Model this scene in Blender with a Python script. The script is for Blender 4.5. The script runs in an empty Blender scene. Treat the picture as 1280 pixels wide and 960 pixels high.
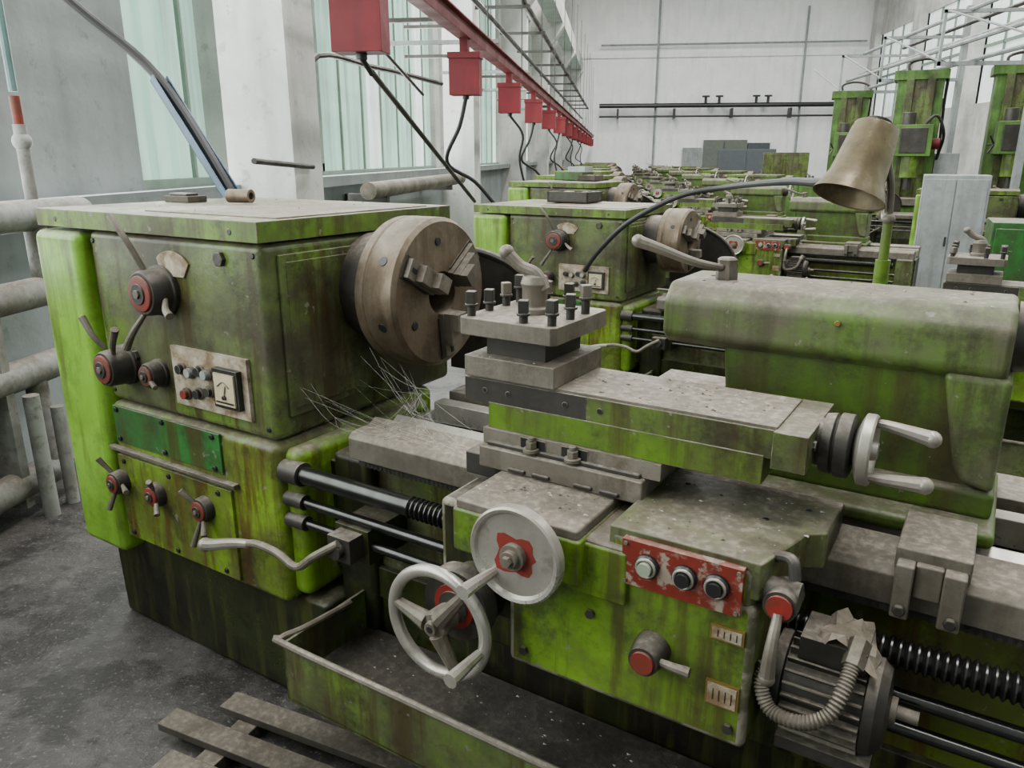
import bpy, bmesh, math, random
from mathutils import Vector, Matrix
random.seed(4)
# ---------------------------------------------------------------- materials
def mk(name):
    m=bpy.data.materials.new(name);m.use_nodes=True
    nt=m.node_tree;b=nt.nodes['Principled BSDF']
    return m,nt,b
def N(nt,t,**k):
    n=nt.nodes.new(t)
    for a,v in k.items(): setattr(n,a,v)
    return n
def mixc(nt,fac,a,b):
    n=N(nt,'ShaderNodeMix',data_type='RGBA')
    for s,i in ((fac,0),(a,6),(b,7)):
        if isinstance(s,bpy.types.NodeSocket): nt.links.new(s,n.inputs[i])
        elif i==0: n.inputs[0].default_value=s
        else: n.inputs[i].default_value=(*s,1)
    return n.outputs[2]
def noise(nt,scale,detail=6,vec=None,rough=.6):
    n=N(nt,'ShaderNodeTexNoise');n.inputs['Scale'].default_value=scale
    n.inputs['Detail'].default_value=detail;n.inputs['Roughness'].default_value=rough
    if vec is not None: nt.links.new(vec,n.inputs['Vector'])
    return n.outputs['Fac']
def ramp(nt,fac,lo,hi,a=0.0,b=1.0):
    n=N(nt,'ShaderNodeMapRange');n.inputs[1].default_value=lo;n.inputs[2].default_value=hi
    n.inputs[3].default_value=a;n.inputs[4].default_value=b
    nt.links.new(fac,n.inputs[0]);return n.outputs[0]
def mul(nt,a,b,op='MULTIPLY'):
    n=N(nt,'ShaderNodeMath',operation=op)
    for i,s in enumerate((a,b)):
        if isinstance(s,bpy.types.NodeSocket): nt.links.new(s,n.inputs[i])
        else: n.inputs[i].default_value=s
    return n.outputs[0]
DUST=(.14,.12,.096)
def dirty(name,base,dirt,lo=.35,hi=.65,streak=.6,scol=(.10,.07,.02),dust=.8,rough=.5,metal=0.0,sc=3.0,bump=.15,base2=None,chip=0,grime=0,spec=.3):
    m,nt,b=mk(name)
    b.inputs['Specular IOR Level'].default_value=spec
    tc=N(nt,'ShaderNodeTexCoord').outputs['Object']
    mp=N(nt,'ShaderNodeMapping');mp.inputs['Scale'].default_value=(16,16,1.3);nt.links.new(tc,mp.inputs[0])
    n1=noise(nt,sc,8,tc,.65)
    n2=noise(nt,1.0,6,mp.outputs[0],.65)
    n3=noise(nt,60,3,tc)
    n4=noise(nt,14,6,tc,.7)
    c0=base
    if base2: c0=mixc(nt,ramp(nt,noise(nt,2.3,4,tc),.42,.56),base,base2)
    c=mixc(nt,ramp(nt,n1,lo,hi),c0,dirt)
    c=mixc(nt,mul(nt,ramp(nt,n2,.49,.62),streak),c,scol)
    c=mixc(nt,mul(nt,ramp(nt,n4,.56,.66),.65),c,dirt)
    if grime:
        g1=noise(nt,4.3,12,tc,.78)
        c=mixc(nt,mul(nt,ramp(nt,g1,.51,.61),grime),c,(.022,.019,.011))
    if chip: c=mixc(nt,mul(nt,ramp(nt,noise(nt,26,5,tc,.65),.65,.68),chip),c,(.17,.155,.12))
    g=N(nt,'ShaderNodeNewGeometry');sx=N(nt,'ShaderNodeSeparateXYZ');nt.links.new(g.outputs['Normal'],sx.inputs[0])
    up=ramp(nt,sx.outputs[2],.45,.95)
    df=mul(nt,mul(nt,up,ramp(nt,n4,.25,.6,.35,1)),dust)
    spk=mixc(nt,ramp(nt,n3,.45,.7),DUST,(.29,.25,.20))
    spk=mixc(nt,mul(nt,ramp(nt,noise(nt,5,8,tc,.7),.48,.60),.65),spk,(.050,.040,.028))
    c=mixc(nt,df,c,spk)
    nt.links.new(c,b.inputs['Base Color'])
    r=mul(nt,ramp(nt,n1,.3,.7,rough-.14,rough+.15),mul(nt,df,.3),'ADD')
    nt.links.new(r,b.inputs['Roughness'])
    if metal:
        mm=mul(nt,mul(nt,df,-1,'MULTIPLY'),1,'ADD');nt.links.new(mul(nt,mm,metal),b.inputs['Metallic'])
    if bump:
        bp=N(nt,'ShaderNodeBump');bp.inputs['Strength'].default_value=bump;bp.inputs['Distance'].default_value=.01
        nt.links.new(mul(nt,n4,mul(nt,n3,.4),'ADD'),bp.inputs['Height']);nt.links.new(bp.outputs[0],b.inputs['Normal'])
    return m
def flat(name,col,rough=.5,metal=0,var=.25,sc=8):
    m,nt,b=mk(name);tc=N(nt,'ShaderNodeTexCoord').outputs['Object']
    n=noise(nt,sc,6,tc)
    c=mixc(nt,ramp(nt,n,.3,.7),col,tuple(x*(1-var) for x in col))
    nt.links.new(c,b.inputs['Base Color']);b.inputs['Roughness'].default_value=rough;b.inputs['Metallic'].default_value=metal
    return m
def emis(name,col,st,base=(.5,.6,.55),dk=.55):
    m,nt,b=mk(name);tc=N(nt,'ShaderNodeTexCoord').outputs['Object']
    mp=N(nt,'ShaderNodeMapping');mp.inputs['Scale'].default_value=(5,5,.4);nt.links.new(tc,mp.inputs[0])
    n=noise(nt,1.2,5,mp.outputs[0])
    c=mixc(nt,ramp(nt,n,.4,.62),col,tuple(x*dk for x in col))
    nt.links.new(c,b.inputs['Emission Color']);b.inputs['Emission Strength'].default_value=st
    b.inputs['Base Color'].default_value=(*base,1);b.inputs['Roughness'].default_value=.3
    return m
GREEN=dirty('paint_green',(.145,.27,.018),(.060,.066,.020),.42,.62,.75,(.05,.036,.012),.8,.37,base2=(.085,.165,.014),chip=.8,grime=.65)
GREENF=dirty('paint_green_oil_streaked',(.165,.30,.020),(.080,.088,.020),.42,.60,.9,(.07,.040,.010),.8,.32,base2=(.095,.14,.016),chip=.8,grime=.7,sc=4)
GREENB=dirty('paint_green_window_lit',(.21,.42,.045),(.13,.24,.024),.46,.66,.7,(.085,.11,.02),.8,.36,base2=(.165,.34,.03),chip=.6,grime=.3)  # lighter green carries window light in its colour, besides chips and grime
GREEND=dirty('paint_green_oily',(.105,.122,.055),(.050,.046,.028),.42,.60,.8,(.048,.032,.014),.8,.32,base2=(.10,.16,.028),chip=.8,grime=.7)
GREENT=dirty('paint_green_dusty',(.10,.118,.052),(.095,.084,.058),.42,.60,.65,(.05,.042,.025),.75,.44,base2=(.085,.145,.026),chip=.9,grime=.6)
GREENL=dirty('paint_green_tailstock',(.078,.155,.016),(.042,.05,.016),.44,.62,.7,(.05,.038,.014),.8,.38,base2=(.058,.11,.012),chip=.9,grime=.6)
GREENP=dirty('paint_green_panel',(.025,.13,.028),(.035,.045,.018),.46,.66,.8,(.05,.035,.01),.8,.36,chip=.8,grime=.5)
GREENM=dirty('paint_green_machine',(.085,.185,.035),(.04,.07,.018),.40,.65,.5,(.03,.04,.014),.6,.45)
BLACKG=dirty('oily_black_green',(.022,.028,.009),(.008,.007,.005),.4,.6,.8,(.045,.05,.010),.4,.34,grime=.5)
SWARF=dirty('swarf_and_oil',(.020,.018,.016),(.009,.008,.007),.4,.6,.3,(.012,.011,.010),.25,.55,sc=12,bump=.5)
STEEL=dirty('dusty_steel',(.205,.182,.148),(.095,.082,.064),.4,.65,.4,(.07,.052,.035),.9,.44,.35,grime=.45)
STEELD=dirty('dark_steel',(.055,.050,.044),(.024,.022,.019),.4,.65,.3,(.022,.018,.014),.85,.42,.3)
RUSTY=dirty('chuck_steel',(.20,.155,.108),(.10,.074,.050),.4,.65,.5,(.065,.043,.026),.6,.41,.42,grime=.5)
BRIGHT=dirty('worn_bright_steel',(.42,.395,.35),(.21,.185,.155),.4,.7,.2,(.17,.14,.11),.3,.33,.6,bump=.05)
ROD=flat('oiled_rod_steel',(.07,.07,.066),.26,.9,.4,20)
RED=dirty('red_paint',(.22,.020,.014),(.07,.03,.02),.42,.62,.3,(.06,.02,.015),.5,.5,bump=.05)
REDB=dirty('red_busbar_paint',(.17,.010,.016),(.10,.012,.014),.4,.7,.3,(.06,.012,.014),.2,.5,bump=.03)
REDP=dirty('chipped_red_plate',(.15,.018,.011),(.25,.20,.155),.55,.60,.3,(.06,.02,.012),.5,.5,sc=22)
PLATE=dirty('dirty_label_plate',(.42,.37,.29),(.17,.115,.06),.44,.62,.3,(.14,.085,.03),.2,.5,sc=14,bump=.05,grime=.4)
CREAM=flat('cream_label',(.50,.43,.27),.5,0,.3,30)
BLACK=flat('black_plastic',(.010,.010,.010),.4,0,.3)
RUBBER=flat('black_rubber',(.016,.016,.016),.6)
GREY=dirty('grey_enamel',(.27,.295,.295),(.18,.19,.18),.45,.7,.3,(.13,.12,.10),.6,.5)
PIPEG=dirty('heating_pipe_paint',(.26,.265,.255),(.11,.092,.075),.42,.66,.2,(.09,.07,.05),.9,.55,grime=.4)
WOOD=dirty('dirty_wood',(.075,.062,.05),(.03,.026,.022),.4,.65,.1,(.025,.02,.016),.5,.8,grime=.5)
WHITEG=flat('glass_indicator',(.26,.30,.22),.2)
BLUE=flat('blue_steel_strut',(.025,.085,.15),.45,0,.5)
TEAL=flat('teal_pipe',(.10,.18,.17),.5,0,.4)
WEB=flat('cobweb_silk',(.40,.40,.38),.6)
BRASS=flat('brass',(.30,.21,.06),.4,.7)
CHIP=flat('chip_dust',(.42,.39,.35),.6,0,.6,60)
SHADE=dirty('lamp_shade_enamel',(.155,.125,.068),(.095,.072,.038),.4,.62,.4,(.07,.05,.03),.25,.38,.3,sc=9,grime=.5)
FOIL=dirty('crumpled_wrap',(.28,.24,.19),(.12,.10,.07),.4,.6,.1,(.2,.15,.1),.3,.5,sc=20)
EDGE=dirty('worn_edge',(.08,.08,.045),(.19,.17,.135),.48,.56,.3,(.04,.03,.014),.7,.40,sc=13)
# ---------------------------------------------------------------- geometry accumulator
class G:
    def __init__(s): s.bm=bmesh.new();s.mats=[];s.mi=0;s.T=Matrix()
    def m(s,mat):
        if mat not in s.mats: s.mats.append(mat)
        s.mi=s.mats.index(mat);return s
    def v(s,p): return s.bm.verts.new(s.T@Vector(p))
    def f(s,vs):
        try:
            f=s.bm.faces.new(vs);f.material_index=s.mi;f.smooth=True
        except ValueError: pass
    def poly(s,pts,ax,a,b):
        def P(p,h): return {'x':(h,p[0],p[1]),'y':(p[0],h,p[1]),'z':(p[0],p[1],h)}[ax]
        A=[s.v(P(p,a)) for p in pts];B=[s.v(P(p,b)) for p in pts];n=len(pts)
        s.f(A);s.f(B[::-1])
        for i in range(n): s.f([A[i],B[i],B[(i+1)%n],A[(i+1)%n]])
        return s
    def box(s,x0,x1,y0,y1,z0,z1): return s.poly([(x0,y0),(x1,y0),(x1,y1),(x0,y1)],'z',z0,z1)
    def rev(s,o,d,prof,n=32,closed=False):
        Q=Vector(d).normalized().to_track_quat('Z','Y').to_matrix();o=Vector(o);R=[]
        for h,r in prof:
            R.append([s.v(o+Q@Vector((r*math.cos(2*math.pi*i/n),r*math.sin(2*math.pi*i/n),h))) for i in range(n)])
        k=len(R)
        for j in range(k if closed else k-1):
            a,b=R[j],R[(j+1)%k]
            for i in range(n): s.f([a[i],a[(i+1)%n],b[(i+1)%n],b[i]])
        if not closed: s.f(R[0]);s.f(R[-1][::-1])
        return s
    def cyl(s,p0,p1,r,r2=None,n=24):
        d=Vector(p1)-Vector(p0);return s.rev(p0,d,[(0,r),(d.length,r if r2 is None else r2)],n)
    def ring(s,c,d,R,r,n=40,k=10,sq=1):
        return s.rev(c,d,[(r*sq*math.sin(2*math.pi*i/k),R+r*math.cos(2*math.pi*i/k)) for i in range(k)],n,True)
    def ball(s,c,r,n=16):
        return s.rev(c,(0,0,1),[(-r*math.cos(math.pi*(i+.15)/(n*.5+.3)),r*math.sin(math.pi*(i+.15)/(n*.5+.3))) for i in range(n//2+1)],n)
    def tube(s,pts,r,n=10,sub=6,rr=None,ridge=0):
        P=[Vector(p) for p in pts];Q=[]
        if len(P)>2:
            E=[2*P[0]-P[1]]+P+[2*P[-1]-P[-2]]
            for i in range(1,len(E)-2):
                for j in range(sub):
                    t=j/sub;a,b,c,d=E[i-1:i+3]
                    Q.append(.5*((2*b)+(c-a)*t+(2*a-5*b+4*c-d)*t*t+(3*b-a-3*c+d)*t**3))
            Q.append(P[-1])
        else: Q=P
        R=[];up=None
        for i,p in enumerate(Q):
            d=(Q[min(i+1,len(Q)-1)]-Q[max(i-1,0)]).normalized()
            if up is None: up=d.orthogonal().normalized()
            up=(up-d*up.dot(d)).normalized();w=d.cross(up)
            q=r if not rr else rr[0]+(rr[1]-rr[0])*i/(len(Q)-1)
            if ridge and i%2: q*=1-ridge
            R.append([s.v(p+q*(up*math.cos(2*math.pi*k/n)+w*math.sin(2*math.pi*k/n))) for k in range(n)])
        for a,b in zip(R,R[1:]):
            for i in range(n): s.f([a[i],a[(i+1)%n],b[(i+1)%n],b[i]])
        s.f(R[0]);s.f(R[-1][::-1]);return s
    def done(s,name,parent=None,bev=.003,seg=2,edge=False):
        bmesh.ops.recalc_face_normals(s.bm,faces=s.bm.faces)
        for e in s.bm.edges:
            if len(e.link_faces)==2 and e.calc_face_angle(0)>.6: e.smooth=False
        me=bpy.data.meshes.new(name);s.bm.to_mesh(me);s.bm.free()
        if edge: s.mats.append(EDGE)
        for m in s.mats: me.materials.append(m)
        ob=bpy.data.objects.new(name,me);bpy.context.collection.objects.link(ob)
        if parent: ob.parent=parent
        if bev:
            b=ob.modifiers.new('bevel','BEVEL');b.width=bev;b.segments=seg;b.limit_method='ANGLE';b.angle_limit=.7;b.harden_normals=True
            if edge: b.material=len(s.mats)-1
        return ob
def empty(name,loc=(0,0,0),rz=0,sc=(1,1,1)):
    e=bpy.data.objects.new(name,None);bpy.context.collection.objects.link(e)
    e.location=loc;e.rotation_euler=(0,0,rz);e.scale=sc;e.empty_display_size=.1;return e
# ---------------------------------------------------------------- lathe
def selector(g,x,z,R,L,y=0.0,red=True,col=None):
    g.m(STEELD).rev((x,y,z),(0,-1,0),[(0,R*1.0),(L*.2,R*1.0),(L*.25,R*.92),(L*.9,R*.86),(L,R*.80)],32)
    g.m(RED if red else STEELD).rev((x,y-L,z),(0,-1,0),[(0,R*.70),(.006,R*.68),(.008,R*.55)],28)
    g.m(STEELD).cyl((x,y-L,z),(x,y-L-.012,z),R*.40,n=20)
    g.m(STEEL).cyl((x,y-L,z),(x,y-L-.017,z),R*.18,n=6)
def lathe(name,loc,rz=0,sc=(1,1,1),cx=0.0,tx=0.0,bx=2.7,full=True,cap=1.0):
    E=empty(name,loc,rz,sc)
    # ---- headstock and feed box
    g=G()
    g.m(GREEND).box(-.79,0,0,.80,.885,1.43)
    g.done('headstock_casting',E,.022,3)
    g=G()
    g.m(GREEN).box(-1.05,.008,-.012,.812,1.435,1.49)
    g.m(RUSTY).box(-.6,-.02,.08,.72,1.488,1.494)
    for x in(-.94,-.1):
        g.m(BLACK).rev((x,-.010,1.46),(0,-1,0),[(0,.009),(.004,.009)],12)
    g.done('headstock_lid',E,.014,3,True)
    g=G()
    g.m(GREENB).box(-1.05,-.80,-.035,.78,.32,1.425)
    g.done('end_gear_cover',E,.03,4)
    g=G()
    g.m(GREENF).box(-.795,.0,-.012,.70,.375,.878)
    g.m(GREEN).box(-.02,.055,.02,.62,.40,.86)
    g.done('feed_gearbox',E,.028,4)
    g=G()
    g.m(GREEND).box(.0,.012,.05,.36,.95,1.40)       # side panel
    g.m(GREEND).box(.0,.014,.07,.34,.97,1.38)
    g.m(GREENP).box(-.765,-.23,-.02,-.01,.745,.872)
    g.m(GREENF).box(-.775,-.20,-.022,-.01,.40,.70)
    g.m(STEEL).box(-.80,-.17,-.032,-.01,.715,.728)
    for x in(-.74,-.5,-.26):
        for z in(.76,.86,.42,.68): g.m(BLACK).cyl((x,-.018,z),(x,-.027,z),.009,n=10)
    for x,z in((-.161,1.384),(-.62,1.05)):
        g.m(STEELD).cyl((x,.002,z),(x,-.012,z),.022,n=6)
    for x in(-.765,-.03):
        for z in(.92,1.40): g.m(BLACK).cyl((x,.001,z),(x,-.004,z),.008,n=10)
    g.done('headstock_panels',E,.003,2)
    # ---- controls
    g=G()
    selector(g,-.43,1.275,.075,.075)
    selector(g,-.665,1.02,.065,.085);selector(g,-.50,1.015,.045,.05)
    selector(g,-.76,.605,.045,.06);selector(g,-.565,.605,.045,.05);selector(g,-.325,.615,.045,.05)
    g.m(STEEL)
    g.tube([(-.44,-.05,1.34),(-.47,-.07,1.42),(-.52,-.08,1.49)],.009)
    g.tube([(-.45,-.06,1.21),(-.47,-.09,1.16),(-.50,-.10,1.11)],.009,rr=(.007,.012))
    g.tube([(-.37,-.04,1.26),(-.33,-.07,1.24),(-.30,-.08,1.225)],.009,rr=(.007,.012))
    g.tube([(-.68,-.06,1.08),(-.70,-.08,1.12),(-.73,-.09,1.18)],.008,rr=(.007,.012))
    g.tube([(-.64,-.06,1.07),(-.60,-.08,1.11),(-.56,-.09,1.16)],.008,rr=(.007,.012))
    g.tube([(-.48,-.05,1.0),(-.43,-.07,.995)],.008)
    for x,dx,dz in((-.76,.09,-.01),(-.76,-.03,-.10),(-.76,-.05,.08),(-.565,.03,.06),(-.565,.05,-.05),(-.325,-.02,-.11),(-.325,-.05,.07),(-.325,.04,-.06)):
        g.tube([(x+dx*.3,-.045,.61+dz*.3),(x+dx,-.07,.61+dz)],.007,rr=(.006,.010))
    fx,fz=-.375,1.315
    g.m(PLATE).poly([(fx+.095*math.cos(t),fz+.078*math.sin(t)) for t in [math.radians(a) for a in range(35,136,10)]]+[(fx-.05,fz+.005),(fx+.05,fz+.005)],'y',.0,-.006)
    g.done('gear_selectors',E,.0015)
    g=G()
    g.m(PLATE).box(-.42,-.085,-.012,.0,.935,1.115)
    g.m(BLACK).box(-.215,-.11,-.030,-.01,.965,1.08)
    g.m(CREAM).box(-.205,-.12,-.034,-.028,.975,1.068)
    g.m(BLACK).tube([(-.19,-.035,1.03),(-.165,-.035,1.045),(-.14,-.035,1.03)],.002,6)
    g.tube([(-.163,-.036,1.005),(-.155,-.036,1.035)],.0018,6)
    g.cyl((-.163,-.033,1.0),(-.163,-.04,1.0),.007,n=14);g.box(-.2,-.125,-.036,-.034,.982,.988)
    for x,z,mt in((-.36,.975,RED),(-.33,1.045,GREY),(-.285,1.055,BLACK),(-.25,1.0,STEELD),(-.30,.985,BLACK),(-.37,1.05,BLACK),(-.255,1.05,GREY)):
        g.m(STEEL).cyl((x,-.01,z),(x,-.02,z),.019,n=20);g.m(mt).cyl((x,-.018,z),(x,-.032,z),.014,n=20)
    g.done('switch_panel',E,.002,2,True)
    # ---- pedestal
    g=G()
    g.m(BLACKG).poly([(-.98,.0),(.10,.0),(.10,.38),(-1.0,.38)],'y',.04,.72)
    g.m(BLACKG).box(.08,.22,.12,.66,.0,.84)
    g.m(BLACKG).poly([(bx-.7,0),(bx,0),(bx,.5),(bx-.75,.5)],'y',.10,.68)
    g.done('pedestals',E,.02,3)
    # ---- bed
    g=G()
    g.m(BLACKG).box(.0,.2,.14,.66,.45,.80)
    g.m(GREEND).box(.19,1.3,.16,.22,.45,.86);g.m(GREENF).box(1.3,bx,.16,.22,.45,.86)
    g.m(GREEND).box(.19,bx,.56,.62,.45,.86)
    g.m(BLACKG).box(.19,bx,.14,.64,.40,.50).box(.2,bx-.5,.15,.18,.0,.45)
    x=.45
    while x<bx: g.box(x,x+.04,.2,.58,.5,.84);x+=.42
    g.m(STEEL)
    g.poly([(.08,.855),(.08,.915),(.095,.93),(.165,.93),(.19,.945),(.215,.93),(.23,.91),(.23,.855)],'x',.19,bx)
    g.poly([(.54,.855),(.54,.93),(.70,.93),(.70,.855)],'x',.19,bx)
    g.m(BRIGHT).poly([(.26,.85),(.26,.905),(.285,.925),(.31,.905),(.31,.85)],'x',.19,bx).box(.19,bx,.46,.51,.85,.915)
    g.done('bed',E,.003)
    g=G();g.m(STEELD);x=.24
    while x<bx-.05:
        g.poly([(x,.862),(x+.004,.838),(x+.009,.838),(x+.013,.862)],'y',.085,.12);x+=.0145
    g.box(.22,bx,.085,.14,.84,.857).m(STEELD)
    g.done('feed_rack',E,0)
    # ---- rear chuck guard
    g=G();g.m(STEELD)
    arc=[(.10+.36*math.cos(math.radians(a)),1.05+.30*math.sin(math.radians(a))) for a in range(90,-1,-9)]
    g.poly([(.02,.93)]+[(.02,1.35)]+arc+[(.46,.93)],'y',.78,.79)
    g.tube([(x,.775,z) for x,z in arc],.012,8,3)
    g.done('rear_splash_guard',E,.002)
    # ---- rods
    g=G()
    g.m(ROD).cyl((0,.02,.80),(.46,.02,.80),.025).cyl((.0,.02,.715),(bx-.1,.02,.715),.014).cyl((0,.02,.65),(bx-.1,.02,.65),.013)
    pr=[];x=.0
    while x<bx-.6: pr+=[(x,.021),(x+.006,.0285),(x+.009,.0285)];x+=.0145
    g.m(ROD).rev((.45,.02,.80),(1,0,0),pr,18)
    g.m(STEELD).cyl((.0,.02,.80),(.07,.02,.80),.034).cyl((.0,.02,.715),(.07,.02,.715),.022).cyl((.0,.02,.65),(.07,.02,.65),.022)
    g.m(GREEND).box(bx-.12,bx,-.03,.14,.6,.86)
    g.done('lead_screw_and_feed_rods',E,0)
    g=G()
    g.m(STEELD).box(.22,.30,-.05,.06,.62,.69).cyl((.26,-.07,.655),(.26,.02,.655),.022)
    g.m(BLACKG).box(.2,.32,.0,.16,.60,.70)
    g.m(STEEL).tube([(.27,-.06,.68),(.21,-.09,.64),(.15,-.10,.595),(.08,-.10,.615),(.0,-.10,.62),(-.06,-.10,.605)],.011)
    g.m(BRIGHT).tube([(-.04,-.10,.61),(-.10,-.10,.595),(-.19,-.10,.565),(-.235,-.10,.552)],.015,rr=(.012,.019)).ball((-.24,-.10,.55),.021)
    g.done('spindle_control_lever',E,.002)
    # ---- chuck
    g=G();c=(.015,.42,1.27)
    g.m(STEELD).rev((0,.42,1.27),(1,0,0),[(0,.16),(.03,.165),(.06,.165),(.125,.15)],40)
    g.m(RUSTY).rev(c,(1,0,0),[(.10,.062),(.10,.200),(.108,.213),(.135,.215),(.14,.211),(.146,.215),(.238,.215),(.25,.204),(.25,.062)],64,True)
    g.m(BLACK).rev(c,(1,0,0),[(.12,.063),(.14,.063)],24)  # black disc in the bore paints the shade inside the hole
    for a in(-84,36,150):
        g.T=Matrix.Translation(c)@Matrix.Rotation(math.radians(a),4,'X')
        g.m(STEELD).box(.249,.253,.07,.195,-.034,.034)
        g.m(STEEL).box(.25,.268,.055,.185,-.028,.028).box(.268,.292,.055,.15,-.024,.024).box(.29,.316,.055,.105,-.022,.022)
        g.m(BLACK).box(.2685,.2705,.155,.178,-.006,.006)
        g.T=Matrix.Translation(c)@Matrix.Rotation(math.radians(a+60),4,'X')
        g.m(BLACK).cyl((.25,.15,0),(.254,.15,0),.012,n=14)
        g.T=Matrix()
    for a in(150,-80,200):
        t=math.radians(a);g.m(BLACK).cyl((.21,.42+.21*math.cos(t),1.27+.21*math.sin(t)),(.21,.42+.2165*math.cos(t),1.27+.2165*math.sin(t)),.014,n=14)
    g.done('three_jaw_chuck',E,.003)
    # ---- carriage (built at cx offset)
    K=empty('carriage');K.parent=E;K.location=(cx,0,0)
    g=G()
    g.m(STEELD).box(.62,1.43,.03,.20,.93,.985).box(.70,1.10,.03,.72,.93,.986).box(.62,1.36,.54,.74,.93,.98)
    g.m(GREEND).poly([(1.08,-.155),(1.36,-.155),(1.40,.0),(1.43,.02),(1.43,.15),(1.08,.15)],'z',.925,.996)
    for x,y in((1.14,.10),(1.32,.02),(1.38,.1)): g.m(BLACK).cyl((x,y,.99),(x,y,.998),.007,n=10)
    g.done('saddle',K,.008,3)
    g=G()
    g.m(GREEN).box(.86,1.36,-.16,.07,.62,.915)
    g.m(GREEN).box(1.08,1.352,-.157,.07,.90,.985)
    g.m(BLACKG).box(.64,.90,-.10,.05,.66,.92)
    g.done('apron',K,.014,3,True)
    g=G()
    g.m(GREEN).box(.75,1.04,-.20,.02,.87,.965).box(.95,1.125,-.175,.02,.845,.955)
    g.m(STEEL).box(.755,1.035,-.195,.02,.962,.985).box(1.0,1.12,-.17,.02,.95,.962)
    g.done('cross_feed_housing',K,.007,3)
    g=G()
    g.m(REDP).box(1.115,1.335,-.172,-.15,.895,.985)
    for i,(x,z) in enumerate(((1.165,.943),(1.235,.943),(1.292,.943))):
        g.m(BLACK).rev((x,-.17,z),(0,-1,0),[(0,.023),(.008,.023),(.012,.020)],24)
        g.m(BRIGHT).ring((x,-.182,z),(0,1,0),.017,.003,24,8)
        g.m([WHITEG,BLACK,BLACK][i]).cyl((x,-.178,z),(x,-.192,z),.013,n=20)
    for x in(1.122,1.328):
        for z in(.902,.978): g.m(STEEL).cyl((x,-.17,z),(x,-.176,z),.004,n=8)
    for z,h in((.85,.03),(.725,.05)):
        g.m(BRASS).box(1.285,1.345,-.165,-.155,z-h/2,z+h/2);g.m(PLATE).box(1.289,1.341,-.167,-.16,z-h/2+.004,z+h/2-.004)
        for k in range(4): g.m(BLACK).box(1.299+.011*k,1.3005+.011*k,-.168,-.166,z-h*.22,z+h*.22)
    g.m(STEELD).rev((1.18,-.16,.77),(0,-1,0),[(0,.036),(.02,.034),(.05,.028)],24)
    g.m(RED).cyl((1.18,-.21,.77),(1.18,-.216,.77),.022)
    g.m(STEEL).tube([(1.19,-.19,.77),(1.23,-.20,.775),(1.265,-.20,.775)],.008,rr=(.006,.010))
    g.m(STEELD).cyl((1.33,-.12,.935),(1.42,-.12,.935),.025).tube([(1.37,-.10,.99),(1.40,-.12,1.0),(1.41,-.13,.97)],.010)
    g.m(STEELD).cyl((1.395,-.10,.93),(1.395,-.160,.93),.028);g.m(RED).cyl((1.395,-.15,.93),(1.395,-.165,.93),.022)
    g.m(STEEL).tube([(1.395,-.165,.92),(1.395,-.19,.87),(1.393,-.19,.81)],.009,rr=(.008,.013)).ball((1.393,-.19,.81),.014)
    for x,z in((.90,.88),(.90,.66),(1.33,.66),(1.05,.80)): g.m(STEELD).cyl((x,-.158,z),(x,-.168,z),.010,n=6)
    g.done('apron_controls',K,.001)
    # satin wheel
    g=G();c=(.935,-.235,.935)
    g.m(STEELD).cyl((.935,-.19,.935),(.935,-.235,.935),.045)
    g.m(BRIGHT).rev(c,(0,-1,0),[(0,.09),(.004,.098),(.024,.098),(.028,.094),(.026,.088),(.019,.083),(.019,.024)],64)
    g.m(RED)
    rr=(.046,.041,.047,.049,.041,.034,.038,.047,.053,.045,.035,.039,.051,.056,.047,.039,.035,.042,.049,.046,.038)
    g.poly([(.935+r_*math.cos(a*math.pi*2/21),.935+r_*math.sin(a*math.pi*2/21)) for a,r_ in enumerate(rr)],'y',-.2538,-.2546)
    g.m(STEEL).cyl((.935,-.25,.935),(.935,-.268,.935),.026).cyl((.935,-.25,.935),(.935,-.280,.935),.017).cyl((.935,-.28,.935),(.935,-.290,.935),.011,n=6)
    g.m(BRIGHT).tube([(.888,-.25,.885),(.885,-.27,.885),(.88,-.31,.884),(.878,-.345,.884)],.012,rr=(.009,.015))
    g.done('cross_feed_handwheel',K,.001)
    g=G();x,y,z=.745,-.25,.72
    g.m(BLACKG).cyl((x,.0,z),(x,y+.06,z),.07).m(STEELD).cyl((x+.01,y+.08,z+.02),(x+.01,y+.045,z+.02),.085,.08,40)
    g.m(RED).cyl((x+.01,y+.046,z+.02),(x+.01,y+.040,z+.02),.05);g.m(STEELD).cyl((x+.01,y+.046,z+.02),(x+.01,y+.036,z+.02),.036)
    g.m(BRIGHT).ring((x,y,z),(0,1,0),.118,.0135,56,12,1.0)
    for a in(172,52,-68):
        t=math.radians(a);ct,st=math.cos(t),math.sin(t)
        g.m(STEEL).tube([(x+.02*ct,y-.01,z+.02*st),(x+.06*ct,y-.006,z+.06*st),(x+.114*ct,y,z+.114*st)],.012,rr=(.021,.011))
    g.m(STEEL).rev((x,y+.04,z),(0,-1,0),[(0,.028),(.05,.032),(.058,.028),(.06,.016),(.07,.014)],28);g.m(BLACK).cyl((x,y-.03,z),(x,y-.031,z),.008,n=12)
    t=math.radians(-8);hx,hz=x+.112*math.cos(t),z+.112*math.sin(t)-.01
    g.m(BRIGHT).tube([(hx,y-.01,hz),(hx,y-.04,hz),(hx,y-.08,hz),(hx,y-.11,hz)],.012,rr=(.010,.016))
    g.done('carriage_handwheel',K,.001)
    # cross slide & compound
    g=G()
    g.m(STEEL).box(.70,1.09,-.03,.66,.985,1.035)
    g.m(STEELD).box(.715,1.08,-.02,.60,1.033,1.045)
    g.m(STEEL).box(.86,1.05,.30,.72,1.03,1.06)
    g.m(STEEL).rev((.90,.10,1.04),(0,0,1),[(0,.105),(.03,.105),(.034,.10)],48)
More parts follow.
